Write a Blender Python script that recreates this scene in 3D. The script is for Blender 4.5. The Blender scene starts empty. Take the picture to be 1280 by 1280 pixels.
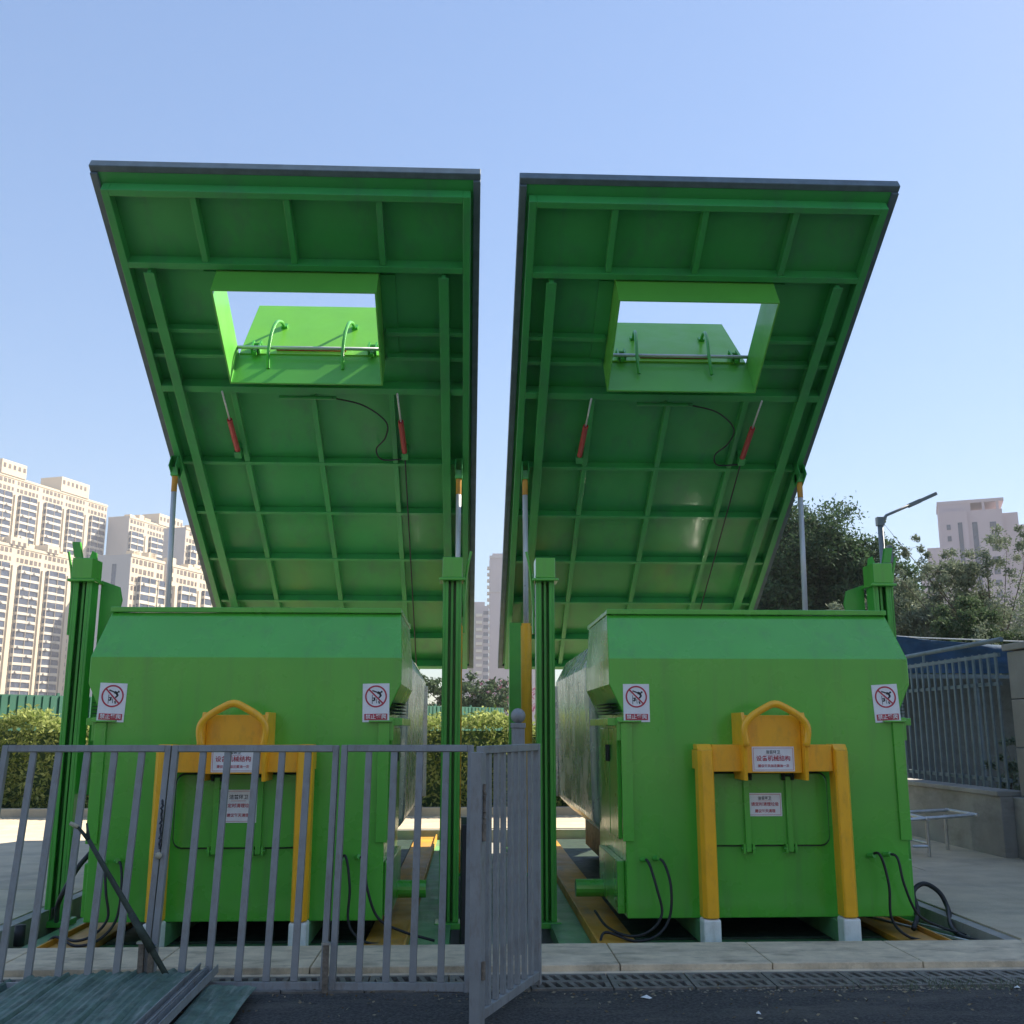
import bpy, math, random
from mathutils import Vector, Matrix, Euler
R = math.radians
rnd = random.Random(7)
scn = bpy.context.scene
col = scn.collection

# ------------------------------------------------------------------ helpers
def tag(o, label=None, cat=None, group=None, kind=None):
    if label: o['label'] = label
    if cat: o['category'] = cat
    if group: o['group'] = group
    if kind: o['kind'] = kind
    return o

def empty(name, loc, label, cat, group=None, rot=(0, 0, 0)):
    o = bpy.data.objects.new(name, None); col.objects.link(o)
    o.location = loc; o.rotation_euler = rot; o.empty_display_size = .2
    return tag(o, label, cat, group)

class MB:
    """collects faces; build() links ONE mesh object"""
    def __init__(s): s.v = []; s.f = []; s.m = []; s.cm = 0
    def add(s, vs, fs):
        n = len(s.v); s.v += [tuple(p) for p in vs]
        s.f += [tuple(i + n for i in f) for f in fs]; s.m += [s.cm] * len(fs)
        return s
    def box(s, x0, x1, y0, y1, z0, z1):
        return s.add([(x0,y0,z0),(x1,y0,z0),(x1,y1,z0),(x0,y1,z0),(x0,y0,z1),(x1,y0,z1),(x1,y1,z1),(x0,y1,z1)],
                     [(0,3,2,1),(4,5,6,7),(0,1,5,4),(1,2,6,5),(2,3,7,6),(3,0,4,7)])
    def obox(s, o, a, b, c):           # corner o, edge vectors a,b,c
        o, a, b, c = map(Vector, (o, a, b, c))
        P = [o, o+a, o+a+b, o+b, o+c, o+a+c, o+a+b+c, o+b+c]
        return s.add(P, [(0,3,2,1),(4,5,6,7),(0,1,5,4),(1,2,6,5),(2,3,7,6),(3,0,4,7)])
    def bar(s, p, q, w, h, up=(0,0,1)):  # rectangular bar from p to q
        p, q = Vector(p), Vector(q); d = (q-p).normalized(); up = Vector(up)
        if abs(d.dot(up)) > .98: up = Vector((0,1,0))
        x = d.cross(up).normalized(); y = x.cross(d).normalized()
        return s.obox(p - x*w/2 - y*h/2, x*w, y*h, q-p)
    def tube(s, pts, r, n=8, cap=True):
        pts = [Vector(p) for p in pts]; base = len(s.v); rings = []
        prev = None
        for i, p in enumerate(pts):
            d = (pts[min(i+1, len(pts)-1)] - pts[max(i-1, 0)]).normalized()
            if prev is None:
                a = Vector((0,0,1)) if abs(d.z) < .9 else Vector((1,0,0))
                x = d.cross(a).normalized()
            else:
                x = (prev - d*prev.dot(d)).normalized()
            prev = x; y = d.cross(x)
            rr = r[i] if isinstance(r, (list, tuple)) else r
            rings.append([p + (x*math.cos(2*math.pi*k/n) + y*math.sin(2*math.pi*k/n))*rr for k in range(n)])
        vs = [v for g in rings for v in g]; fs = []
        for i in range(len(pts)-1):
            for k in range(n):
                a = i*n+k; b = i*n+(k+1) % n
                fs.append((a, b, b+n, a+n))
        if cap:
            fs.append(tuple(reversed(range(n)))); fs.append(tuple(range((len(pts)-1)*n, len(pts)*n)))
        return s.add(vs, fs)
    def prism(s, poly, d):             # poly: 3d points, extruded by d
        n = len(poly); d = Vector(d); P = [Vector(p) for p in poly]
        vs = P + [p+d for p in P]
        fs = [tuple(range(n)), tuple(reversed(range(n, 2*n)))] + [(i, n+i, n+(i+1) % n, (i+1) % n) for i in range(n)]
        return s.add(vs, fs)
    def sphere(s, c, r, n=16, m=10):
        vs = []; fs = []
        for j in range(m+1):
            t = math.pi*j/m
            for k in range(n):
                a = 2*math.pi*k/n
                vs.append((c[0]+r*math.sin(t)*math.cos(a), c[1]+r*math.sin(t)*math.sin(a), c[2]+r*math.cos(t)))
        for j in range(m):
            for k in range(n):
                fs.append((j*n+k, (j+1)*n+k, (j+1)*n+(k+1) % n, j*n+(k+1) % n))
        return s.add(vs, fs)
    def build(s, name, mat, parent=None, bevel=0, smooth=False, loc=None, rot=None):
        me = bpy.data.meshes.new(name); me.from_pydata(s.v, [], s.f)
        mats = mat if isinstance(mat, (list, tuple)) else [mat]
        for m in mats: me.materials.append(m)
        if len(mats) > 1: me.polygons.foreach_set('material_index', s.m)
        import bmesh
        bm = bmesh.new(); bm.from_mesh(me); bmesh.ops.recalc_face_normals(bm, faces=bm.faces) if len(s.f) < 20000 else None
        bm.to_mesh(me); bm.free()
        if smooth: me.polygons.foreach_set('use_smooth', [True]*len(me.polygons))
        o = bpy.data.objects.new(name, me); col.objects.link(o)
        if parent: o.parent = parent
        if loc: o.location = loc
        if rot: o.rotation_euler = rot
        if bevel:
            b = o.modifiers.new('bevel', 'BEVEL'); b.width = bevel; b.segments = 2; b.limit_method = 'ANGLE'; b.angle_limit = R(40)
            b.harden_normals = False
        return o

def curve_pts(P, n=8):                 # catmull-rom through P
    P = [Vector(p) for p in P]; P = [P[0]*2-P[1]] + P + [P[-1]*2-P[-2]]; out = []
    for i in range(1, len(P)-2):
        a, b, c, d = P[i-1:i+3]
        for k in range(n):
            t = k/n
            out.append(.5*((2*b)+(c-a)*t+(2*a-5*b+4*c-d)*t*t+(3*b-a-3*c+d)*t**3))
    return out + [P[-2]]

# ------------------------------------------------------------------ materials
def mat(name, rgb, rough=.5, metal=0, coat=0, var=.12, scale=6, bump=0, bscale=60, rvar=.1, stain=None, stain_amt=.3, stain_scale=(3,3,3), spec=.5):
    m = bpy.data.materials.new(name); m.use_nodes = True; nt = m.node_tree; N = nt.nodes; L = nt.links
    p = N['Principled BSDF']; p.inputs['Metallic'].default_value = metal
    p.inputs['Coat Weight'].default_value = coat; p.inputs['Coat Roughness'].default_value = .12
    p.inputs['Specular IOR Level'].default_value = spec
    tc = N.new('ShaderNodeTexCoord')
    n1 = N.new('ShaderNodeTexNoise'); n1.inputs['Scale'].default_value = scale; n1.inputs['Detail'].default_value = 6; n1.inputs['Roughness'].default_value = .6
    L.new(tc.outputs['Object'], n1.inputs['Vector'])
    mr = N.new('ShaderNodeMapRange'); mr.inputs['From Min'].default_value = .3; mr.inputs['From Max'].default_value = .7
    mr.inputs['To Min'].default_value = 1-var; mr.inputs['To Max'].default_value = 1+var
    L.new(n1.outputs['Fac'], mr.inputs['Value'])
    mul = N.new('ShaderNodeMix'); mul.data_type = 'RGBA'; mul.blend_type = 'MULTIPLY'; mul.inputs[0].default_value = 1
    mul.inputs[6].default_value = (*rgb, 1)
    L.new(mr.outputs[0], mul.inputs[7])
    out = mul.outputs[2]
    if stain:
        mp = N.new('ShaderNodeMapping'); mp.inputs['Scale'].default_value = stain_scale
        L.new(tc.outputs['Object'], mp.inputs['Vector'])
        n2 = N.new('ShaderNodeTexNoise'); n2.inputs['Scale'].default_value = 1; n2.inputs['Detail'].default_value = 8; n2.inputs['Roughness'].default_value = .7
        L.new(mp.outputs[0], n2.inputs['Vector'])
        r2 = N.new('ShaderNodeMapRange'); r2.inputs['From Min'].default_value = .5; r2.inputs['From Max'].default_value = .72; r2.inputs['To Max'].default_value = stain_amt
        L.new(n2.outputs['Fac'], r2.inputs['Value'])
        mx = N.new('ShaderNodeMix'); mx.data_type = 'RGBA'; mx.inputs[7].default_value = (*stain, 1)
        L.new(r2.outputs[0], mx.inputs[0]); L.new(out, mx.inputs[6]); out = mx.outputs[2]
    L.new(out, p.inputs['Base Color'])
    rr = N.new('ShaderNodeMapRange'); rr.inputs['From Min'].default_value = .3; rr.inputs['From Max'].default_value = .7
    rr.inputs['To Min'].default_value = max(.02, rough-rvar); rr.inputs['To Max'].default_value = min(1, rough+rvar)
    n3 = N.new('ShaderNodeTexNoise'); n3.inputs['Scale'].default_value = scale*1.7; n3.inputs['Detail'].default_value = 4
    L.new(tc.outputs['Object'], n3.inputs['Vector']); L.new(n3.outputs['Fac'], rr.inputs['Value']); L.new(rr.outputs[0], p.inputs['Roughness'])
    if bump:
        n4 = N.new('ShaderNodeTexNoise'); n4.inputs['Scale'].default_value = bscale; n4.inputs['Detail'].default_value = 6
        L.new(tc.outputs['Object'], n4.inputs['Vector'])
        b = N.new('ShaderNodeBump'); b.inputs['Strength'].default_value = bump; b.inputs['Distance'].default_value = .02
        L.new(n4.outputs['Fac'], b.inputs['Height']); L.new(b.outputs[0], p.inputs['Normal'])
    return m

GREEN = (.09, .47, .045)
M = {}
M['green'] = mat('green_gloss_paint', GREEN, .30, coat=.7, var=.07, scale=1.6, bump=.06, bscale=2.2, stain=(.09,.26,.06), stain_amt=.45, stain_scale=(7,7,.7))
M['green_post'] = mat('green_post_paint', (.07,.42,.05), .38, coat=.3, var=.1, scale=3, bump=.05, bscale=4, stain=(.05,.14,.06), stain_amt=.5, stain_scale=(6,6,1))
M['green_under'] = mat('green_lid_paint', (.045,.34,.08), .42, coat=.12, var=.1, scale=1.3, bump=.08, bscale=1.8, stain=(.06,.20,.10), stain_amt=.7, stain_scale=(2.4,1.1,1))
M['hatch'] = mat('green_hatch_paint', (.18,.54,.04), .42, coat=.2, var=.06, scale=2)
M['chute'] = mat('green_chute_paint', (.12,.46,.06), .42, coat=.2, var=.06, scale=2)
M['deck'] = mat('green_deck_paint', (.12,.33,.13), .5, var=.25, scale=2.5, bump=.2, bscale=30, stain=(.16,.2,.15), stain_amt=.7, stain_scale=(6,.9,2))
M['yellow'] = mat('yellow_paint', (1.0,.50,.015), .4, coat=.3, var=.07, scale=4, stain=(.45,.22,.04), stain_amt=.4, stain_scale=(14,14,5))
M['rail_yellow'] = mat('worn_yellow_paint', (.62,.30,.03), .5, var=.2, scale=3, stain=(.25,.2,.12), stain_amt=.8, stain_scale=(5,1,3))
M['rim'] = mat('dark_rim_rubber', (.10,.145,.17), .5, var=.2, scale=8)
M['rod'] = mat('chromed_rod', (.62,.64,.66), .35, metal=.2, var=.03)
M['steel'] = mat('stained_stainless_steel', (.86,.87,.85), .27, metal=.6, var=.12, scale=2.2, bump=.12, bscale=1.6, rvar=.14, stain=(.35,.38,.34), stain_amt=.6, stain_scale=(1,2.5,.3))
M['red'] = mat('red_cylinder_paint', (.40,.035,.04), .4, var=.15)
M['black'] = mat('black_rubber', (.014,.016,.018), .55, var=.3)
M['dark'] = mat('dark_chassis', (.02,.045,.025), .6, var=.3)
M['white'] = mat('white_paint', (.86,.88,.86), .45, var=.08, scale=9, stain=(.4,.38,.3), stain_amt=.5, stain_scale=(14,14,6))
M['plate'] = mat('sign_white', (.86,.86,.86), .45, var=.05, scale=12)
M['signred'] = mat('sign_red', (.50,.03,.06), .45, var=.05)
M['signblack'] = mat('sign_black', (.02,.02,.025), .5, var=.05)
M['fence'] = mat('grey_fence_paint', (.27,.285,.285), .5, var=.14, scale=5, bump=.08, bscale=40, stain=(.17,.13,.10), stain_amt=.6, stain_scale=(22,22,7))
M['fence2'] = mat('pale_railing_paint', (.13,.18,.20), .6, var=.25, scale=6)
M['galv'] = mat('galvanised_steel', (.50,.52,.52), .4, metal=.8, var=.2, scale=9)
M['rust'] = mat('rusty_latch', (.22,.19,.15), .75, metal=.4, var=.4, scale=30, bump=.3, bscale=60)
M['asphalt'] = mat('asphalt', (.066,.066,.064), .9, var=.75, scale=55, bump=1.0, bscale=90, stain=(.15,.14,.12), stain_amt=.85, stain_scale=(1.1,3.2,1))
M['concrete'] = mat('concrete', (.36,.35,.31), .85, var=.13, scale=3, bump=.25, bscale=50, stain=(.22,.21,.18), stain_amt=.6, stain_scale=(1.5,4,1))
M['kerb'] = mat('kerb_stone', (.68,.57,.40), .85, var=.2, scale=5, bump=.35, bscale=50, stain=(.24,.20,.14), stain_amt=.85, stain_scale=(2.5,6,2))
M['paving'] = mat('paving_stone', (.53,.45,.32), .85, var=.15, scale=2.5, bump=.2, bscale=40, stain=(.25,.23,.2), stain_amt=.6, stain_scale=(.8,1.2,1))
M['sand'] = mat('dry_sand', (.27,.24,.18), .95, var=.3, scale=20)
M['soil'] = mat('soil', (.10,.075,.05), .95, var=.4, scale=1.5)
M['ground'] = mat('far_ground', (.16,.15,.12), .95, var=.3, scale=.05)
M['grate'] = mat('cast_grate', (.20,.19,.165), .7, metal=.3, var=.35, scale=14, bump=.3, bscale=60)
M['block'] = mat('pillar_stone', (.30,.285,.25), .85, var=.12, scale=3, bump=.2, bscale=30)
M['wall'] = mat('render_wall', (.30,.295,.27), .9, var=.2, scale=1.5, bump=.2, bscale=20, stain=(.10,.10,.09), stain_amt=.7, stain_scale=(.8,.8,2))
M['hoarding'] = mat('green_hoarding', (.045,.17,.11), .6, var=.15, scale=1)
M['tarp'] = mat('blue_tarp', (.03,.075,.14), .95, var=.3, scale=3, bump=.3, bscale=8)
M['lamp'] = mat('lamp_pole_grey', (.20,.22,.23), .5, metal=.4, var=.1)
M['sheet'] = mat('weathered_green_sheet', (.10,.165,.135), .6, var=.4, scale=7, bump=.3, bscale=60, stain=(.30,.34,.31), stain_amt=.9, stain_scale=(22,2.2,5))
M['stick'] = mat('dark_bamboo', (.035,.05,.035), .7, var=.4, scale=20)
M['cutwood'] = mat('cut_wood', (.45,.42,.30), .8, var=.2, scale=30)
M['cream'] = mat('cream_render', (.60,.50,.36), .85, var=.05, scale=.05)
M['pier'] = mat('warm_white_pier', (.64,.54,.39), .85, var=.04, scale=.05)
M['slab'] = mat('white_parapet', (.58,.53,.44), .8, var=.08, scale=.2)
M['glass'] = mat('blue_window_glass', (.05,.065,.10), .3, var=.5, scale=.23)
M['glass2'] = mat('dark_window_opening', (.13,.10,.08), .5, var=.5, scale=.31)
M['endwall'] = mat('grey_end_wall', (.42,.40,.39), .85, var=.05, scale=.05)
M['pink'] = mat('pinkish_render', (.46,.38,.40), .85, var=.06, scale=.08)
M['greyb'] = mat('grey_brown_render', (.38,.34,.35), .85, var=.05, scale=.05)
M['mint'] = mat('pale_mint_render', (.42,.47,.44), .85, var=.05, scale=.05)
M['bark'] = mat('bark', (.08,.065,.05), .9, var=.3, scale=12)

def leafmat(name, a, b, trans=.25):
    m = bpy.data.materials.new(name); m.use_nodes = True; nt = m.node_tree; N = nt.nodes; L = nt.links
    p = N['Principled BSDF']; p.inputs['Roughness'].default_value = .8; p.inputs['Specular IOR Level'].default_value = .15
    g = N.new('ShaderNodeNewGeometry'); r = N.new('ShaderNodeValToRGB')
    r.color_ramp.elements[0].color = (*a, 1); r.color_ramp.elements[1].color = (*b, 1)
    L.new(g.outputs['Random Per Island'], r.inputs[0]); L.new(r.outputs[0], p.inputs['Base Color'])
    t = N.new('ShaderNodeBsdfTranslucent'); L.new(r.outputs[0], t.inputs[0])
    mx = N.new('ShaderNodeMixShader'); mx.inputs[0].default_value = trans
    L.new(p.outputs[0], mx.inputs[1]); L.new(t.outputs[0], mx.inputs[2]); L.new(mx.outputs[0], N['Material Output'].inputs[0])
    return m
LF = {'dark': leafmat('dark_evergreen_leaves', (.03,.065,.035), (.09,.15,.065)),
      'mid': leafmat('mid_green_leaves', (.045,.085,.04), (.11,.16,.075)),
      'grey': leafmat('grey_green_leaves', (.12,.16,.11), (.24,.28,.19)),
      'hedge': leafmat('hedge_leaves', (.14,.20,.04), (.45,.50,.18), .5),
      'pink': leafmat('pink_blossom', (.28,.06,.14), (.4,.16,.22)),
      'dry': leafmat('dry_leaves', (.12,.08,.04), (.4,.36,.25), .1)}

def leaves(mb, pts, size, rr, flat=0):
    for p in pts:
        s = size*(.6+.8*rr.random())
        a = Vector((rr.gauss(0,1), rr.gauss(0,1), rr.gauss(0,1)*(1-flat))).normalized()
        b = a.cross(Vector((rr.gauss(0,1), rr.gauss(0,1), rr.gauss(0,1)))).normalized()
        p = Vector(p)
        mb.add([p-a*s, p+b*s*.42, p+a*s, p-b*s*.42], [(0,1,2,3)])

# ------------------------------------------------------------------ world, sun, camera
SUN = Vector((.95, .50, 1.0)).normalized()
elev = math.asin(SUN.z); azi = math.atan2(SUN.x, SUN.y)       # azimuth clockwise from +Y
w = bpy.data.worlds.new('World'); scn.world = w; w.use_nodes = True
nt = w.node_tree; sky = nt.nodes.new('ShaderNodeTexSky'); sky.sky_type = 'NISHITA'; sky.sun_disc = False
sky.sun_elevation = elev; sky.sun_rotation = azi
sky.air_density = 1.0; sky.dust_density = .35; sky.ozone_density = 2.5
bg = nt.nodes['Background']; bg.inputs[1].default_value = .118
bw = nt.nodes.new('ShaderNodeRGBToBW'); pw = nt.nodes.new('ShaderNodeMath'); pw.operation = 'POWER'; pw.inputs[1].default_value = -.42
sc_ = nt.nodes.new('ShaderNodeVectorMath'); sc_.operation = 'SCALE'
nt.links.new(sky.outputs[0], bw.inputs[0]); nt.links.new(bw.outputs[0], pw.inputs[0])
nt.links.new(sky.outputs[0], sc_.inputs[0]); nt.links.new(pw.outputs[0], sc_.inputs['Scale']); nt.links.new(sc_.outputs[0], bg.inputs[0])
sl = bpy.data.lights.new('sun', 'SUN'); sl.energy = 5.0; sl.angle = R(.5); sl.color = (1, .90, .76)
so = bpy.data.objects.new('sun', sl); col.objects.link(so); so.rotation_euler = SUN.to_track_quat('Z', 'Y').to_euler(); so.location = (20, 10, 30)
cam = bpy.data.cameras.new('camera'); co = bpy.data.objects.new('camera', cam); col.objects.link(co); scn.camera = co
cam.sensor_width = 36; cam.lens = 36; cam.clip_end = 3000; cam.clip_start = .05
P_, Y_ = math.atan(270/1280), R(2.4075)
fw = Vector((math.sin(Y_)*math.cos(P_), math.cos(Y_)*math.cos(P_), math.sin(P_)))
co.location = (0, 0, 1.5); co.rotation_euler = fw.to_track_quat('-Z', 'Y').to_euler()
scn.view_settings.view_transform = 'Standard'; scn.view_settings.look = 'None'; scn.view_settings.exposure = 1.35; scn.view_settings.gamma = 1
scn.render.resolution_x = scn.render.resolution_y = 1024
scn.cycles.max_bounces = 8

# ------------------------------------------------------------------ the setting
ROAD = -.05
PX0, PX1, PY0, PY1, PZ = -3.64, 4.03, 7.75, 16.2, -.15
def st(mb, name, m, **k): return tag(mb.build(name, m, **k), kind='structure')
st(MB().box(-900,900,-300,-12,-.6,-.36).box(-900,900,26,1500,-.6,-.36).box(-900,-30,-12,26,-.6,-.36).box(30,900,-12,26,-.6,-.36), 'ground', M['ground'])
st(MB().box(-30,30,-12,7.02,-.4,ROAD), 'road', M['asphalt'])
k = MB()
x = -30.0
while x < 30:
    k.box(x+.004, x+.996, 7.07, 7.745, -.4, 0); x += 1.0
st(k, 'kerb', M['kerb'], bevel=.006)
# paving with joints, left, right and behind the pit
pv = MB()
def slabs(x0, x1, y0, y1, sx, sy):
    nx = max(1, round((x1-x0)/sx)); ny = max(1, round((y1-y0)/sy))
    for i in range(nx):
        for j in range(ny):
            a = x0+(x1-x0)*i/nx; b = x0+(x1-x0)*(i+1)/nx; c = y0+(y1-y0)*j/ny; d = y0+(y1-y0)*(j+1)/ny
            dz = rnd.uniform(-.003, .003)
            pv.box(a+.005, b-.005, c+.005, d-.005, -.38, dz)
slabs(-13.6, PX0, 7.75, 18.6, 3.3, 2.7)
slabs(PX0, PX1, PY1+.12, 18.6, 1.9, 1.2)
slabs(PX1, 4.94, 7.75, 18.6, .91, 3.6)
slabs(4.94, 14.5, 7.75, 18.6, 3.2, 2.7)
st(pv, 'pavement', M['paving'], bevel=.004)
st(MB().box(-30,-13.6,7.75,26,-.4,-.02).box(14.5,30,7.75,26,-.4,-.02).box(-13.6,14.5,18.78,26,-.4,-.02), 'planting_bed', M['soil'])
st(MB().box(-13.6,14.5,18.6,18.78,-.4,.14), 'planter_kerb', M['paving'], bevel=.01)
st(MB().box(PX0,PX1,PY0,PY1,-.6,-.5).box(PX0-.001,PX0+.10,PY0,PY1,-.5,-.012).box(PX1-.10,PX1+.001,PY0,PY1,-.5,-.012)
   .box(PX0,PX1,PY1,PY1+.11,-.5,-.012).box(-.05,.55,PY0,PY1,-.5,-.19), 'lift_pit', M['concrete'])

# ------------------------------------------------------------------ drain grates (thing each)
gx = -4.6
GY0, GY1 = 6.62, 7.0
for i in range(22):
    g = MB(); W = .49; ys = [GY0, GY0+.035, GY0+.165, GY0+.215, GY0+.345, GY1]
    z0, z1 = ROAD-.02, ROAD+.012
    for a, b in ((0,1),(2,3),(4,5)): g.box(0, W, ys[a], ys[b], z0, z1)
    for row, (a, b) in enumerate(((1,2),(3,4))):
        n = 7
        for q in range(n+1):
            c = W*q/n; sh = .03
            wq = .018
            xa = min(max(c-wq, 0), W-.034)
            g.prism([(xa, ys[a], z1-.001), (xa+.033, ys[a], z1-.001), (xa+.033-sh*(0 < q < n), ys[b], z1-.001), (xa-sh*(0 < q < n), ys[b], z1-.001)], (0,0,-.03))
    o = g.build('drain_grate', M['grate'], bevel=.002, loc=(gx+i*.5, 0, 0))
    pos = 'in front of the left bin' if i < 8 else ('beside the gate leaf' if i < 10 else 'in front of the right bin')
    tag(o, 'dark slotted iron drain cover set in the gutter ' + pos, 'drain cover', 'drain covers along the kerb')
    if i in (4,11): pass
tag(MB().box(-30,-4.61,6.62,7.02,ROAD-.3,ROAD-.004).box(6.41,30,6.62,7.02,ROAD-.3,ROAD-.004).build('gutter_concrete', M['kerb']), kind='structure')
# black channel below the grates is cut into the road as its own dark trough
# (the road sheet is interrupted there)
bpy.data.objects.remove(bpy.data.objects['road'])
st(MB().box(-30,30,-12,6.61,-.4,ROAD).box(-4.61,6.41,6.61,7.06,-.4,-.32), 'road', M['asphalt'])
st(MB().box(-30,30,7.005,7.068,-.4,ROAD+.01), 'gutter_edge', M['kerb'])

# ------------------------------------------------------------------ text and signs
def text_mesh(body, size):
    c = bpy.data.curves.new('t', 'FONT'); c.body = body; c.size = size; c.align_x = 'CENTER'; c.align_y = 'CENTER'
    c.extrude = .0004; c.resolution_u = 2; c.offset = size*.012
    o = bpy.data.objects.new('t', c); col.objects.link(o)
    dg = bpy.context.evaluated_depsgraph_get(); me = bpy.data.meshes.new_from_object(o.evaluated_get(dg))
    bpy.data.objects.remove(o); return me
def put_text(body, size, m, parent, loc, name='lettering', sx=1.0):
    me = text_mesh(body, size); me.materials.clear(); me.materials.append(m)
    o = bpy.data.objects.new(name, me); col.objects.link(o); o.parent = parent; o.location = loc
    o.rotation_euler = (R(90), 0, 0); o.scale = (sx, 1, 1); return o

def warning_sticker(parent, x, y, z, tilt=0):
    W, H = .215, .305
    s = MB().box(-W/2, W/2, -.003, 0, -H/2, H/2).build('warning_sticker', M['plate'], parent, loc=(x, y, z), rot=(0, tilt, 0))
    s['label'] = 'white no climbing sticker with red ring'
    ring = MB(); n = 40; cz = .05; r0, r1 = .076, .088
    for i in range(n):
        a, b = 2*math.pi*i/n, 2*math.pi*(i+1)/n
        ring.prism([(r0*math.cos(a), -.0045, cz+r0*math.sin(a)), (r1*math.cos(a), -.0045, cz+r1*math.sin(a)), (r1*math.cos(b), -.0045, cz+r1*math.sin(b)), (r0*math.cos(b), -.0045, cz+r0*math.sin(b))], (0,.001,0))
    ring.bar((-.056, -.006, cz+.056), (.056, -.006, cz-.056), .011, .001, up=(0,1,0))
    ring.build('ban_ring', M['signred'], s)
    f = MB()                                # climbing figure
    def blob(x, z, r): f.prism([(x+r*math.cos(2*math.pi*i/12), -.0042, cz+z+r*math.sin(2*math.pi*i/12)) for i in range(12)], (0,.0008,0))
    blob(.045, .036, .008)
    for a, b, wd in (((.038,.022),(.012,.032),.020), ((.030,.024),(.040,.002),.016), ((.016,.03),(-.03,.047),.010), ((.040,.004),(.022,-.012),.012),
                     ((-.03,.01),(-.03,-.06),.004), ((-.03,-.012),(-.006,-.012),.006), ((-.012,-.008),(-.012,-.034),.013), ((.002,-.02),(.006,-.055),.004), ((.022,-.038),(.028,-.058),.010), ((-.028,-.03),(-.014,-.036),.008)):
        f.bar((a[0], -.0040, cz+a[1]), (b[0], -.0040, cz+b[1]), wd, .0008, up=(0,1,0))
    f.build('climber_pictogram', M['signblack'], s)
    band = MB().box(-.092, .092, -.0045, -.003, -.137, -.088).build('red_band', M['signred'], s)
    put_text('禁止攀爬', .040, M['plate'], band, (0, -.0052, -.113), sx=1.05)
    return s

def notice_plate(parent, x, y, z, W, H, big, small, tilt=0):
    s = MB().box(-W/2, W/2, -.004, 0, -H/2, H/2).build('notice_plate', M['plate'], parent, bevel=.0015, loc=(x, y, z), rot=(tilt, 0, 0))
    s['label'] = 'small white notice plate with red Chinese lettering'
    b = MB(); t = .0025; i = .010; yy = (-.0052, -.0040)
    b.box(-W/2+i, W/2-i, *yy, H/2-i-t, H/2-i).box(-W/2+i, W/2-i, *yy, -H/2+i, -H/2+i+t)
    b.box(-W/2+i, -W/2+i+t, *yy, -H/2+i+t, H/2-i-t).box(W/2-i-t, W/2-i, *yy, -H/2+i+t, H/2-i-t)
    b.build('border_line', M['signred'], s)
    put_text('洁普环卫', H*.15, M['signblack'], s, (0, -.0056, H*.27))
    b2 = MB().box(-W*.2, W*.2, -.0052, -.0040, H*.155, H*.165); b2.build('divider_line', M['signred'], s)
    put_text(big, W*.80/len(big), M['signred'], s, (0, -.0056, H*.01), sx=1.02)
    put_text(small, W*.74/len(small) if len(small) > 7 else W*.60/len(small), M['signred'], s, (0, -.0056, -H*.28))
    return s

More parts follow.
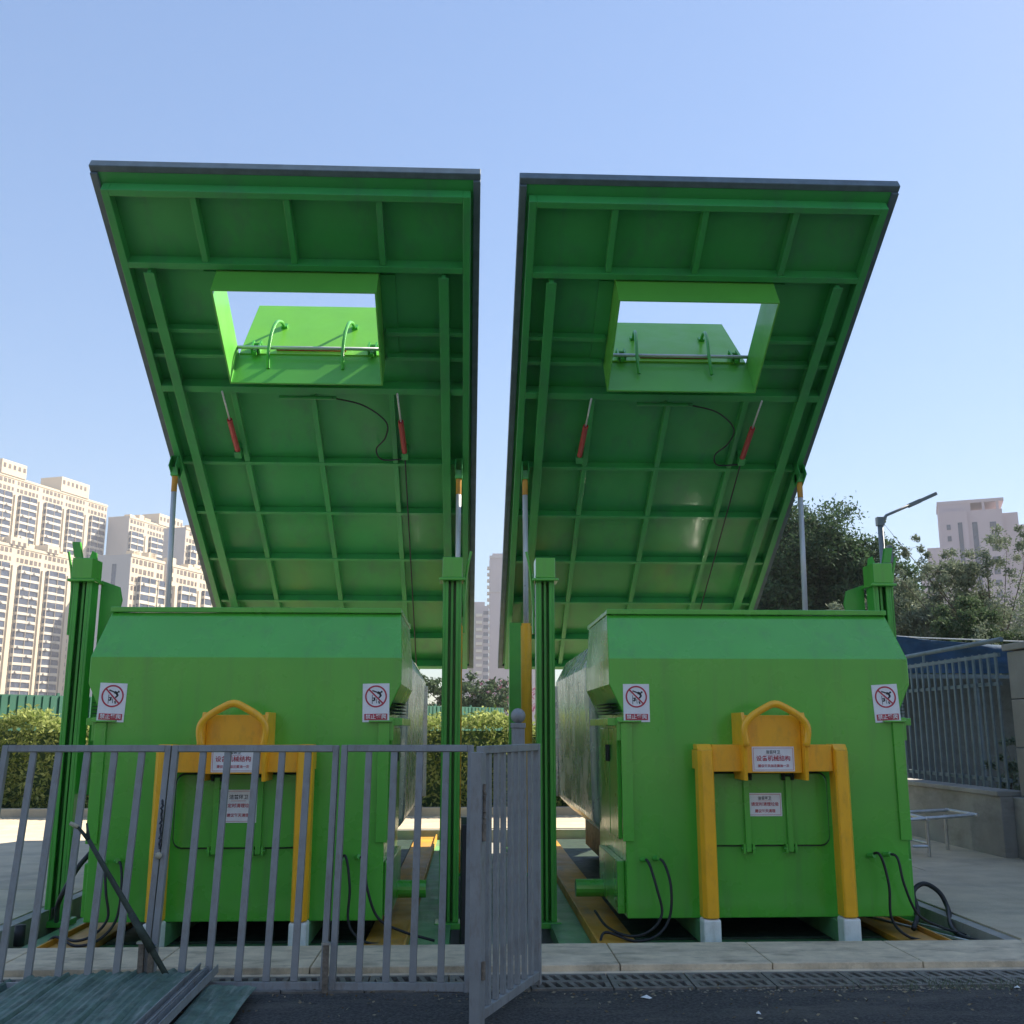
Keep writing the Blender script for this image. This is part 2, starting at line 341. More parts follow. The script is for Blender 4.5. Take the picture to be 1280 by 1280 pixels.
# ------------------------------------------------------------------ waste bins
CX = (-1.794, 2.326); BY = 8.45
def waste_bin(c, label, side, door_label):
    t = empty('compactor_bin', (c+(.075 if side > 0 else .0), BY, 0), label, 'waste container', 'green compactor bins on the lifts')
    g = M['green']
    prof = [(1.14,.04),(1.14,1.62),(1.25,1.85),(1.25,2.06),(1.215,2.455)]
    b = MB(); yf = [0,0,0,0,.32]; YB = 1.65
    L = [(-x, yf[i], z) for i, (x, z) in enumerate(prof)]; Rr = [(x, yf[i], z) for i, (x, z) in enumerate(prof)]
    Lb = [(-x, YB, z) for x, z in prof]; Rb = [(x, YB, z) for x, z in prof]
    V = L+Rr+Lb+Rb
    F = [(0,5,6,1),(1,6,7,2),(2,7,8,3),(3,8,9,4)]
    for i in range(4): F += [(i, i+1, 10+i+1, 10+i), (5+i, 15+i, 15+i+1, 5+i+1), (10+i, 10+i+1, 15+i+1, 15+i)]
    F += [(4,9,19,14), (0,10,15,5)]
    b.add(V, F).build('body', g, t, bevel=.008)
    l = MB().box(-1.22,1.22,.29,.35,2.457,2.50).box(-1.22,-1.17,.35,1.68,2.457,2.495).box(1.17,1.22,.35,1.68,2.457,2.495).box(-1.22,1.22,1.68,1.74,2.457,2.50)
    l.build('top_lip', g, t, bevel=.005)
    # stainless rear body
    sp = [(.98,.42),(1.19,.62),(1.215,2.1),(1.05,2.40)]
    poly = [(-x, 1.76, z) for x, z in sp] + [(x, 1.76, z) for x, z in reversed(sp)]
    MB().prism(poly, (0,3.9,0)).build('steel_body', M['steel'], t, bevel=.05)
    for s in (-1, 1):
        for yy in (5.5,): MB().box(min(s*1.20,s*1.25), max(s*1.20,s*1.25), yy, yy+.08, .62, 2.05).build('body_rib', M['steel'], t, bevel=.004)
    MB().box(-.85,.85,.35,5.5,.02,.40).build('chassis', M['dark'], t)
    # lower body strips at the front corners
    for s in (-1, 1):
        a, bb = sorted((s*1.075, s*1.165))
        MB().box(a, bb, -.022, -.001, .62, 1.545).box(*sorted((s*1.142, s*1.195)), .001, .12, 1.40, 1.585).build('corner_strip', g, t, bevel=.004)
        a, bb = sorted((s*1.00, s*1.19))
        MB().box(a, bb, -.05, .02, 1.547, 1.56).build('corner_ledge', g, t, bevel=.002)
        a, bb = sorted((s*1.141, s*1.175))
        MB().box(a, bb, .16, .62, .62, 1.50).box(a, bb, .66, 1.20, .62, 1.50).build('side_door', g, t, bevel=.006)
        hx = sorted((s*1.176, s*1.20))
        for yy in (.58,.68): MB().box(*hx, yy, yy+.02, 1.22, 1.36).build('side_handle', M['black'], t, bevel=.003)
        MB().box(*sorted((s*1.141, s*1.26)), .05, 1.3, 1.52, 1.58).build('side_ledge', g, t, bevel=.004)
        lv = MB()
        for q in range(4): lv.bar((s*1.20, .12, 1.70-q*.028), (s*1.20, .85, 1.70-q*.028), .09, .006)
        lv.build('side_louvre', M['dark'], t)
        MB().box(*sorted((s*1.141, s*1.20)), .10, 1.25, .06, .46).build('side_box', g, t, bevel=.008)
        MB().tube([(s*1.15,1.05,.12),(s*1.44,1.05,.12)], .075, 16).build('support_roller', g, t, bevel=.004)
        # white guide rollers under the hook frame
        MB().box(*sorted((s*.47, s*.605)), -.295, -.14, -.14, .078).build('white_guide_shoe', M['white'], t, bevel=.015)
        MB().box(*sorted((s*.48, s*.595)), -.138, 1.2, -.12, .035).build('skid', M['deck'], t)
    # hook frame
    y = M['yellow']
    for s in (-1, 1):
        fr = MB()
        fr.prism([(s*.60, -.255, .085), (s*.572, -.30, .085), (s*.492, -.30, .085), (s*.48, -.28, .085), (s*.48, -.14, .085), (s*.60, -.14, .085)], (0, 0, 1.245))
        fr.prism([(s*.60, -.255, 1.331), (s*.572, -.30, 1.331), (s*.492, -.30, 1.331), (s*.48, -.28, 1.331), (s*.485, -.23, 1.375), (s*.595, -.23, 1.375)], (0, .15, .0))
        fr.box(*sorted((s*.49, s*.59)), -.139, -.001, 1.18, 1.33)
        fr.build('hook_frame_leg', y, t, bevel=.006)
    MB().box(-.479,.479,-.245,-.14,1.165,1.372).box(-.479,.479,-.139,-.002,1.34,1.366).build('cross_beam', y, t, bevel=.006)
    MB().box(-.225,.225,-.275,-.237,1.155,1.60).build('hook_plate', y, t, bevel=.005)
    for s in (-1, 1):
        MB().prism([(s*.226,-.001,1.10),(s*.226,-.33,1.10),(s*.226,-.36,1.35),(s*.226,-.33,1.56),(s*.226,-.30,1.62),(s*.226,-.001,1.62)], (s*.028,0,0)).build('hook_cheek', y, t, bevel=.004)
    arch = curve_pts([(-.235,-.37,1.36),(-.25,-.375,1.50),(-.20,-.38,1.58),(-.10,-.385,1.645),(0,-.385,1.685),(.10,-.385,1.645),(.20,-.38,1.58),(.25,-.375,1.50),(.235,-.37,1.36)], 5)
    MB().tube(arch, .028, 12).build('hook_bar', y, t, smooth=True)
    # inspection door with rounded corners
    dd = []
    for cx_, cz_, a0 in ((.42,.66,-90),(.42,1.07,0),(-.42,1.07,90),(-.42,.66,180)):
        for q in range(5): a = R(a0+q*22.5); dd.append((cx_+.07*math.cos(a), -.002, cz_+.07*math.sin(a)))
    door = MB().prism(dd, (0,-.026,0)).build('inspection_door', g, t, bevel=.004)
    MB().prism([(p[0]*1.022, -.0015, .86+(p[2]-.86)*1.05) for p in dd], (0,-.004,0)).build('door_shadow_gap', M['dark'], door)  # dark slab drawn in as the shadow gap around the door
    for s in (-1, 1):
        h = MB().box(s*.17-.022, s*.17+.022, -.060, -.025, .54, 1.12).build('door_strap', g, t, bevel=.004)
        MB().box(s*.17-.045, s*.17-.028, -.07, -.001, .53, .60).box(s*.17+.028, s*.17+.045, -.07, -.001, .53, .60).tube([(s*.17-.055,-.045,.565),(s*.17+.055,-.045,.565)], .011, 8).build('strap_bracket', g, h)
        MB().box(s*.17-.045, s*.17-.026, -.07, -.025, 1.09, 1.15).box(s*.17+.026, s*.17+.045, -.07, -.025, 1.09, 1.15).tube([(s*.17-.05,-.05,1.125),(s*.17+.05,-.05,1.125)], .012, 8).build('hinge_bracket', M['dark'], h)
    notice_plate(t, -.005, -.276, 1.262, .335, .19, '设备机械结构', '建议每天加注黄油一次')
    if side < 0: notice_plate(t, .00, -.03, .90, .29, .25, '请定时清理垃圾', '建议每天清理')
    else: notice_plate(t, -.02, -.03, .90, .275, .18, '请定时清理垃圾', '建议每天清理')
    sx = (-1.05, 1.05) if side < 0 else (-1.03, 1.04)
    warning_sticker(t, sx[0], -.002, 1.70, R(2) if side < 0 else R(0)); warning_sticker(t, sx[1], -.002, 1.70, R(-1) if side < 0 else R(-3))
    # hoses
    for hs in ([[(.80,-.01,.50),(.86,-.10,.52),(.90,-.14,.30),(.90,-.15,.05),(1.02,-.16,-.08),(1.25,-.10,-.12),(1.6,-.3,-.13)],
                [(.93,-.01,.51),(1.0,-.09,.50),(1.03,-.12,.30),(1.12,-.12,.08),(1.30,-.1,-.02),(1.55,-.05,-.10)],
                [(-1.02,-.01,.48),(-.98,-.09,.47),(-.93,-.16,.28),(-.90,-.17,.10),(-1.0,-.18,-.02),(-1.15,-.15,-.06),(-1.30,.0,-.02),(-1.36,.3,.05)],
                [(-.92,-.01,.49),(-.86,-.08,.47),(-.82,-.15,.30),(-.84,-.17,.08),(-.95,-.20,-.05),(-1.12,-.18,-.09),(-1.32,-.05,-.05),(-1.38,-.12,-.13)]]):
        MB().tube(curve_pts(hs, 7), .0105, 8).build('hydraulic_hose', M['black'], t, smooth=True)
        p = Vector(hs[0]); MB().tube([p, p+Vector((.03,-.05,.01))], .02, 10).build('hose_coupling', M['green_post'], t)
    return t
waste_bin(CX[0], 'green compactor bin standing behind the grey fence panels, with yellow hook frame', -1, None)
waste_bin(CX[1], 'green compactor bin on the right, unobstructed by the fence, with yellow hook frame', 1, None)

# ------------------------------------------------------------------ lift platforms
for i, c in enumerate(CX):
    t = empty('lift_platform', (c, 12, -.15), ('worn green lift platform with yellow rails under the left bin', 'worn green lift platform with yellow rails under the right bin')[i], 'lift platform', 'lift platforms')
    x0, x1 = (-1.62, 1.66) if i == 0 else (-1.60, 1.58)
    MB().box(x0, x1, -4.22, 4.15, -.10, 0).build('deck_plate', M['deck'], t)
    for s in (-1, 1):
        MB().box(*sorted((s*1.02, s*1.32)), -4.2, 4.1, .002, .05).build('guide_rail', M['rail_yellow'], t, bevel=.006)
        MB().box(*sorted((s*1.325, s*1.345)), -4.2, 4.1, .002, .085).build('rail_flange', M['rail_yellow'], t, bevel=.003)
    MB().box(-1.0,1.0,-3.4,4.0,.002,.02).build('under_bin_shade', M['dark'], t)  # dark sheet, stands in for the deep shade under the bin

# ------------------------------------------------------------------ lids
Y0, Z0, Y1, Z1 = 9.056, 6.79, 16.058, 2.429
LL = math.hypot(Y1-Y0, Z1-Z0); TH = math.atan2(Z0-Z1, Y1-Y0)
def pit_lid(c, label, hang):
    t = empty('pit_lid', (c, Y1, Z1), label, 'lift lid', 'raised pit lids', rot=(-TH + (.005 if c < 0 else .012), 0, 0))
    off = -LL
    def B(mb, name, m, parent=t, **k):
        mb.v = [(x, y+off, z) for x, y, z in mb.v]; return mb.build(name, m, parent, **k)
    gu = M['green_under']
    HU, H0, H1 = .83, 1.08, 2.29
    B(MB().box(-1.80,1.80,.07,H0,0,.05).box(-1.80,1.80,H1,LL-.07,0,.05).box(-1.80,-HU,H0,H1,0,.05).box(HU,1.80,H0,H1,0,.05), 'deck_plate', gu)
    B(MB().box(-1.871,1.871,0,.07,-.005,.10).box(-1.871,1.871,LL-.07,LL,-.03,.10).box(-1.871,-1.80,.07,LL-.07,-.03,.10).box(1.80,1.871,.07,LL-.07,-.03,.10), 'rim', M['rim'], bevel=.008)
    B(MB().box(-1.871,1.871,.02,.07,.101,.112), 'front_trim', M['rim'], bevel=.003)
    # perimeter frame and main beams
    for s in (-1, 1):
        B(MB().box(*sorted((s*1.70,s*1.775)), .18, LL-.12, -.13, -.001), 'side_frame', gu, bevel=.006)
        B(MB().box(*sorted((s*1.48,s*1.525)), 1.08, LL-.20, -.16, -.001).box(*sorted((s*1.45,s*1.555)), 1.08, LL-.20, -.172, -.161), 'main_beam', gu, bevel=.005)
    B(MB().box(-1.70,1.70,.18,.25,-.13,-.001), 'end_frame', gu, bevel=.006)
    B(MB().box(-1.70,1.70,LL-.20,LL-.12,-.13,-.001), 'end_frame', gu, bevel=.006)
    def cross(w, th=.05, d=.10, segs=((-1.70,-1.526),(-1.479,1.479),(1.526,1.70))):
        for a, b in segs: B(MB().box(a, b, w-th/2, w+th/2, -d, -.001), 'cross_rib', gu, bevel=.004)
    cross(1.02, .07, .13, ((-1.70,1.70),))
    for w in (1.86, 2.20): cross(w, .05, .09, ((-1.70,-1.526),(-1.479,-.86),(.86,1.479),(1.526,1.70)))
    cross(2.64, .09, .13)
    for w in (3.83, 4.71, 5.62, 6.52, 7.40): cross(w)
    for u in (-.92, -.02, .88):
        m = MB().box(u-.03, u+.03, .251, .984, -.11, -.001); B(m, 'long_rib', gu, bevel=.004)
        y = 2.685; seg = [3.83, 4.71, 5.62, 6.52, 7.40, LL-.175]; m = MB()
        for q in seg: m.box(u-.03, u+.03, y+.001, q-.026, -.095, -.001); y = q+.025
        B(m, 'long_rib', gu, bevel=.004)
    # hatch chute through the lid
    T = .018
    ch = MB().box(-HU,HU,H0,H0+T,-.45,.07).box(-HU,HU,H1-T,H1,-.45,.07).box(-HU,-HU+T,H0+T,H1-T,-.45,.07).box(HU-T,HU,H0+T,H1-T,-.45,.07)
    B(ch, 'hatch_chute', M['chute'], bevel=.003)
    for q in ((-HU-.16,-HU-.002),(HU+.002,HU+.16)): B(MB().box(*q,1.15,2.2,-.02,-.002), 'chute_flange', gu)
    B(MB().tube([(-HU+.02,H1-.11,.055),(HU-.02,H1-.11,.055)], .02, 10), 'hinge_shaft', M['rod'], smooth=True)
    # opened hatch door, built flat then turned about the shaft
    ang = hang                                   # world tilt above horizontal, leaning away
    hd = bpy.data.objects.new('x', None)
    p = MB().box(-.80,.80,-.07,1.22,0,.02).box(-.80,.80,1.19,1.22,-.03,-.001).box(-.80,-.775,0,1.19,-.03,-.001).box(.775,.80,0,1.19,-.03,-.001)
    door = p.build('hatch_door', M['hatch'], t, bevel=.003, loc=(0, H1+off, .11), rot=(TH+ang, 0, 0))
    bpy.data.objects.remove(hd)
    for s in (-.40, .42):
        pts = curve_pts([(s,.60,.02),(s-.01,.52,.13),(s-.03,.32,.22),(s-.05,.08,.20),(s-.06,-.14,.09),(s-.05,-.31,-.04)], 6)
        MB().tube(pts, .019, 8).box(s-.035, s+.035, .58, .66, .021, .05).build('hook_handle', M['green_post'], door, smooth=False)
    MB().box(-.40,.38,.005,.03,.021,.05).build('seal_strip', M['red'], door)
    for s in (-.62, .68):
        MB().box(s-.05,s-.03,-.08,.10,.021,.10).box(s+.03,s+.05,-.08,.10,.021,.10).box(s-.02,s+.02,-.14,.02,.03,.07).tube([(s-.06,.06,.07),(s+.06,.06,.07)], .018, 8).build('hinge_bracket', M['green_post'], door)
    # hatch cylinders and cable under the lid
    for s in (-1, 1):
        a = Vector((s*.97, 2.50, -.33)); b = Vector((s*1.00, 3.60, -.13)); q = a.lerp(b, .45)
        cy = B(MB().tube([q, b], .032, 12), 'hatch_cylinder', M['red'], smooth=False)
        r_ = MB().tube([a, q], .011, 8); r_.v = [(x, y+off, z) for x, y, z in r_.v]; r_.build('piston_rod', M['rod'], cy, smooth=True)
        B(MB().box(s*1.0-.04, s*1.0+.04, 3.58, 3.68, -.17, -.001), 'cylinder_bracket', gu)
    B(MB().tube(curve_pts([(.20,2.75,-.12),(.55,2.85,-.13),(.80,3.10,-.13),(.78,3.35,-.13),(.66,3.55,-.12),(.72,3.72,-.12),(.97,3.70,-.13)], 6), .010, 6), 'cable', M['black'])
    B(MB().tube([(-.40,2.76,-.11),(.25,2.76,-.11)], .022, 8), 'cable_tube', gu)
    B(MB().tube([(1.0,3.70,-.13),(1.0,8.0,-.13)], .009, 6), 'hydraulic_line', M['black'])
    for s in (-1, 1):
        uu = (1.765 if (c < 0) else 1.655) if s < 0 else (1.655 if c < 0 else 1.745); B(MB().box(s*uu-.045,s*uu-.034,3.68,3.92,-.30,-.135).box(s*uu+.034,s*uu+.045,3.68,3.92,-.30,-.135).box(s*uu-.045,s*uu+.045,3.68,3.92,-.134,-.131), 'clevis_bracket', gu, bevel=.002)
    return t
pit_lid(CX[0], 'tilted green pit lid over the left bin, its open hatch door in bright sun', R(47))
pit_lid(CX[1], 'tilted green pit lid over the right bin, its open hatch door in shade', R(41))

# ------------------------------------------------------------------ lid cylinders
def lpt(c, u, w, h): return (c+u, Y0+math.cos(TH)*w+math.sin(TH)*h, Z0-math.sin(TH)*w+math.cos(TH)*h)
where = ['outermost on the left, beside the tower blocks', 'just left of the centre gap, its foot behind the post', 'with its yellow barrel exposed in the centre gap', 'outermost on the right, in front of the dark tree']
k = 0
for c in CX:
    for s in (-1, 1):
        u = {0: -1.765, 1: 1.655, 2: -1.655, 3: 1.745}[k]
        top = Vector(lpt(c, u, 3.82, -.26)); base = Vector((c+u + (.03 if k == 2 else 0), 12.35, -.15)); bend = base.lerp(top, .605)
        t = empty('lid_cylinder', base, 'lift cylinder with bright rod, ' + where[k], 'hydraulic cylinder', 'hydraulic cylinders lifting the lids')
        MB().tube([(0,0,.02), bend-base], .065, 18).tube([bend-base, bend-base+(top-base).normalized()*.03], .055, 18).build('barrel', M['yellow'], t, smooth=False)
        MB().tube([bend-base, top-base-Vector((0,0,.25))], .032, 14).build('rod', M['rod'], t, smooth=True)
        MB().tube([top-base-Vector((0,0,.27)), top-base-Vector((0,0,.08))], .034, 14).build('rod_end', M['rail_yellow'], t, smooth=False)
        q = top-base; MB().box(q.x-.045,q.x+.045,q.y-.05,q.y+.05,q.z-.079,q.z+.03).build('clevis', M['green_post'], t, bevel=.006)
        MB().box(-.09,.09,-.09,.09,0,.03).build('base_plate', M['green_post'], t)
        k += 1

# ------------------------------------------------------------------ guide posts
def guide_post(x, label, s, outer):
    t = empty('guide_post', (x, 9.45, -.19 if not outer else -.15), label, 'lift post', 'green guide posts of the lifts')
    g = M['green_post']; H = 3.04 if not outer else 2.97
    m = MB().box(-.085,.085,.06,.09,.05,H)
    m.box(-.085,-.065,-.08,.06,.05,H).box(.065,.085,-.08,.06,.05,H).box(-.065,-.035,-.08,-.06,.05,H).box(.035,.065,-.08,-.06,.05,H)
    m.box(-.012,.012,-.05,.06,.05,H)
    m.build('column', g, t, bevel=.004)
    MB().box(-.12,.12,-.12,.13,.0,.048).build('foot_plate', g, t, bevel=.004)
    MB().box(-.09,.09,-.13,.13,H+.001,H+.19).box(-.12,.12,-.14,.13,H-.025,H).build('post_cap', M['green'], t, bevel=.006)
    MB().box(*sorted((s*.10, s*.115)), -.05, .05, H-.5, H+.05).build('side_bracket', g, t)
    MB().tube(curve_pts([(s*.10,0,H-.35),(s*.13,-.02,H+.05),(s*.17,-.03,H+.26)], 5), .012, 8).build('guide_arm', M['green'], t)
    if outer:
        MB().prism([(s*.05,.14,H-.45),(s*.05,.14,H+.20),(s*.02,.14,H+.30),(s*-.02,.14,H+.28),(s*-.05,.14,H+.10),(s*-.04,.14,H-.45)], (0,.02,0)).build('lever_plate', g, t)
        MB().prism([(-s*.09,.131,H-1.9),(-s*.09,.131,H+.02),(-s*.26,.131,H-.04),(-s*.29,.131,H-.16),(-s*.22,.131,H-.6),(-s*.18,.131,H-1.9)], (0,.03,0)).build('gusset_plate', g, t, bevel=.003)
        MB().prism([(s*.02,-.10,H+.20),(s*.09,-.10,H+.20),(s*.12,-.10,H+.34),(s*.05,-.10,H+.34)], (0,.04,0)).build('bent_tab', g, t)
    return t
guide_post(-3.50, 'green guide post at the far left with gusset plate, in front of the tower blocks', -1, True)
guide_post(-.155, 'green guide post right of the left bin, standing in the centre gap', 1, False)
guide_post(.70, 'green guide post left of the right bin, next to the exposed yellow barrel', -1, False)
guide_post(3.86, 'green guide post at the far right behind the right bin, below the street lamp', 1, True)
# rear hinge columns
for x, l in ((-3.40,'behind the left bin on its outer side'), (-.215,'behind the centre guide post of the left bin'), (.66,'in the centre gap beside the yellow barrel'), (3.95,'behind the right bin on its outer side')):
    t = empty('hinge_column', (x, 14.7, -.15), 'plain green rear hinge column '+l, 'lift post', 'rear hinge columns of the lids')
    MB().box(-.085,.085,-.1,.1,.03,3.12).build('column', M['green_post'], t, bevel=.006)
    MB().box(-.14,.14,-.16,.16,0,.03).build('foot_plate', M['green_post'], t)
t = empty('rubber_buffer', (-.01, 8.35, -.19), 'tall black rubber strip between centre post and gate leaf', 'buffer')
MB().box(-.03,.05,0,.06,0,.95).build('strip', M['black'], t, bevel=.01)
MB().box(-.04,.06,.062,.09,0,1.0).build('backing', M['dark'], t)

# ------------------------------------------------------------------ fence panels and gate leaf
def panel(name, p0, p1, label, cat, lean, n, group, H=1.41, z0=.0, endpost=(True, True)):
    p0, p1 = Vector((*p0, ROAD)), Vector((*p1, ROAD)); L = (p1-p0).length; a = math.atan2(p1.y-p0.y, p1.x-p0.x)
    t = empty(name, p0, label, cat, group, rot=(-lean, 0, a))
    t.rotation_euler = (Matrix.Rotation(a, 3, 'Z') @ Matrix.Rotation(-lean, 3, 'X')).to_euler()
    f = M['fence']
    MB().box(.02,L-.02,-.02,.02,H,H+.042).build('top_rail', f, t, bevel=.003)
    MB().box(.02,L-.02,-.02,.02,z0,z0+.05).build('bottom_rail', f, t, bevel=.003)
    for e, x in ((0, .0), (1, L)):
        if endpost[e]: MB().box(x-.019, x+.019, -.022, .022, z0-.03, H+.041).build('end_post', f, t, bevel=.003)
    for i in range(1, n+1):
        x = L*i/(n+1)
        w = .021+rnd.uniform(-.001,.001)
        b = MB().box(-w, w, -.013, .013, z0+.051, H-.001).build('bar', f, t, bevel=.003, loc=(x+rnd.uniform(-.006,.006), 0, 0), rot=(0, R(rnd.gauss(0,.12)), 0))
    return t
G = 'grey fence panels in front of the left bin'
LN = R(7.5)
panel('fence_panel', (-4.16, 6.72), (-3.05, 6.74), 'grey barred fence panel cut by the left edge of the photo', 'fence panel', LN, 5, G)
panel('fence_panel', (-2.99, 6.75), (-1.945, 6.73), 'grey barred fence panel crossed by the dark forked stick', 'fence panel', LN, 5, G)
panel('fence_panel', (-1.90, 6.72), (-.86, 6.68), 'grey barred fence panel in front of the two notice plates of the left bin', 'fence panel', LN, 5, G)
panel('fence_panel', (-.805, 6.67), (.01, 6.62), 'grey barred fence panel in front of the hoses, next to the gate leaf', 'fence panel', LN*.9, 4, G, endpost=(True, True))
gt = panel('gate_leaf', (.075, 5.85), (.44, 6.74), 'grey gate leaf swung open towards the camera, seen almost edge on', 'gate', R(0), 7, None, H=1.41, z0=.04)
hp = MB().box(-.01,.05,-.03,.03,.0,1.42).build('hinge_post', M['fence'], gt, bevel=.004, loc=(-.07,0,0))
for z in (.25, .95):
    MB().tube([(-.045,-.035,z),(-.045,-.035,z+.09)], .014, 8).build('hinge', M['rust'], gt)
ch = MB()
for i in range(9): ch.tube([(-.045+.006*math.cos(i), -.038-.004*math.sin(i*2), .98+i*.03), (-.045-.006*math.cos(i), -.038+.004*math.sin(i*2), 1.01+i*.03)], .009, 6)
ch.build('chain', M['rust'], gt)
# ball topped gate post behind the leaf
t = empty('gate_post', (.355, 7.42, 0), 'grey gate post with round ball top rising behind the gate leaf', 'post')
MB().box(-.045,.045,-.045,.045,0,1.50).build('shaft', M['fence'], t, bevel=.006)
MB().box(-.052,.052,-.052,.052,1.50,1.535).build('collar', M['fence'], t, bevel=.004)
MB().sphere((0,0,1.585), .053).build('ball', M['fence'], t, smooth=True)
# latch stubs, chain and knob on the fence
for (x, y, l, c) in ((-1.96, 6.70, 'rusty latch pair at the foot of the fence below the forked stick', 2), (-.84, 6.62, 'single rusty latch at the foot of the fence between panels', 1)):
    t = empty('drop_bolt', (x, y, ROAD), l, 'bolt', 'drop bolts of the fence')
    for q in range(c):
        MB().box(q*.06-.02, q*.06+.015, -.012, .012, 0, .27-.02*q).build('bolt_bar', M['rust'], t, bevel=.003)
        MB().box(q*.06-.03, q*.06+.025, -.02, .02, .272-.02*q, .285-.02*q).build('bolt_top', M['galv'], t)
t = empty('padlock_chain', (-1.925, 6.80, .70), 'short dark chain with a pale padlock hanging between two fence panels', 'chain')
c_ = MB()
for i in range(10): c_.tube([(.005*math.cos(i*2),-.01,.06+i*.03),(-.005*math.cos(i*2),.005,.085+i*.03)], .007, 6)
c_.build('chain', M['black'], t)
MB().sphere((0,-.01,.02), .022, 12, 8).build('padlock', M['cutwood'], t, smooth=True)
# forked stick leaning on the fence
t = empty('forked_stick', (-1.71, 6.62, ROAD), 'long dark forked stick leaning diagonally against the fence', 'stick')
a, b = Vector((0,0,0)), Vector((-.60,.02,.88))
MB().tube([a, a.lerp(b,.3), a.lerp(b,.5)+Vector((0,0,.006)), a.lerp(b,.8), b], [.016,.02,.019,.016,.014], 8).tube([a.lerp(b,.28), a.lerp(b,.52)], [.028,.022], 8).build('shaft', M['stick'], t, smooth=True)
MB().tube([b, b+Vector((-.07,0,.075))], [.013,.009], 8).tube([b, b+Vector((-.02,0,.10))], [.012,.006], 8).build('fork', M['stick'], t, smooth=True)
MB().tube([b+Vector((-.07,0,.075)), b+Vector((-.12,0,.10))], [.014,.012], 8).build('cut_end', M['cutwood'], t, smooth=True)

# ------------------------------------------------------------------ debris in the foreground
def sheet(x0, x1, y0, y1, z, label, pitch, amp, warp, seed):
    r2 = random.Random(seed); m = MB(); nx = int((x1-x0)/.012); ny = 14
    vs = []; fs = []
    for j in range(ny+1):
        for i in range(nx+1):
            x = x0+(x1-x0)*i/nx; y = y0+(y1-y0)*j/ny
            ph = ((x-x0) % pitch)/pitch
            zz = amp*(ph/.06) if ph < .06 else (amp if ph < .14 else (amp*(1-(ph-.14)/.06) if ph < .20 else .004*math.sin(ph*25)))
            vs.append((x+warp*math.sin(j*.4+i*.01)*.4, y, z+zz+warp*math.sin(i*.035+j*.5)*.3+.02*math.sin(x*3+y)))
    n = nx+1
    for j in range(ny):
        for i in range(nx): fs.append((j*n+i, j*n+i+1, (j+1)*n+i+1, (j+1)*n+i))
    m.add(vs, fs)
    o = m.build('metal_sheet', M['sheet']); s = o.modifiers.new('s', 'SOLIDIFY'); s.thickness = .003
    return tag(o, label, 'sheet', 'torn green metal sheets lying before the fence')
sheet(-4.6, -2.62, 4.9, 6.80, .0, 'weathered green ridged metal sheet lying at the lower left corner', .15, .036, .06, 3)
sheet(-2.64, -1.62, 4.9, 6.76, .035, 'flat dark green metal sheet with thin seams beside the ridged one', .21, .016, .03, 4)
sheet(-1.50, -1.22, 4.9, 6.52, .0, 'narrow green strip of sheet right of the grey channels', .4, .004, .03, 5)
for i, (x, z, l) in enumerate(((-1.60, .03, 'grey metal channel lying on the green sheets, left one of the pair'), (-1.53, .02, 'grey metal channel lying beside the narrow green strip, right one of the pair'))):
    m = MB().box(-.028,-.022,0,1.8,0,.045).box(.022,.028,0,1.8,0,.045).box(-.022,.022,0,1.8,0,.005)
    tag(m.build('metal_channel', M['fence'], loc=(x, 4.95, z), rot=(R(.7), R(8-14*i), 0)), l, 'channel', 'grey metal channels')
# leaf litter and bits of plaster on the asphalt
r3 = random.Random(11); m = MB(); pts = []
for i in range(1000):
    x = r3.uniform(-4, 6.5); y = 6.66 - abs(r3.gauss(0,.22)) - (.9*r3.random() if r3.random() < .3 else 0)
    pts.append((x, y, ROAD+.006+r3.random()*.006))
leaves(m, pts, .012, r3, flat=.75)
tag(m.build('leaf_litter', LF['dry']), kind='stuff')
m = MB()
for i in range(260):
    x = r3.gauss(2.95,.28) if i % 2 else r3.gauss(3.4,.5); y = 6.60+r3.gauss(0,.05); h = r3.uniform(.02,.07)
    a = r3.uniform(0,6.28); m.add([(x-.003,y,ROAD),(x+.003,y,ROAD),(x+math.cos(a)*h*.5,y+math.sin(a)*h*.5,ROAD+h)], [(0,1,2)])
tag(m.build('weeds', LF['grey']), kind='stuff')
m = MB()
for i in range(420):
    x = r3.uniform(.8,6.2) if i % 3 else r3.gauss(2.9,.5); y = 6.57+r3.gauss(0,.035); s = r3.uniform(.003,.011)
    m.add([(x-s,y-s*.7,ROAD+.002),(x+s,y-s,ROAD+.002),(x+s*.8,y+s,ROAD+.002),(x-s,y+s*.6,ROAD+.002),(x,y,ROAD+.002+s*.6)], [(0,1,4),(1,2,4),(2,3,4),(3,0,4)])
tag(m.build('mortar_crumbs', M['sand']), kind='stuff')
for (x, y, s, l) in ((1.06,6.42,.030,'pale crushed paper scrap near the gate leaf'), (1.62,6.05,.017,'small white scrap on the asphalt, nearest to the camera'), (3.35,6.55,.022,'thin white scrap lying below the right bin hoses'), (3.9,6.6,.014,'tiny white scrap at the right end of the grates')):
    m = MB(); r4 = random.Random(int(x*100)); vs = [(math.cos(q*1.05)*s*r4.uniform(.7,1.3), math.sin(q*1.05)*s*r4.uniform(.7,1.3), r4.uniform(.002,.012)) for q in range(6)]+[(0,0,.02)]
    m.add(vs, [(q, (q+1) % 6, 6) for q in range(6)]); tag(m.build('paper_scrap', M['white'], loc=(x, y, ROAD)), l, 'litter', 'scraps on the asphalt')

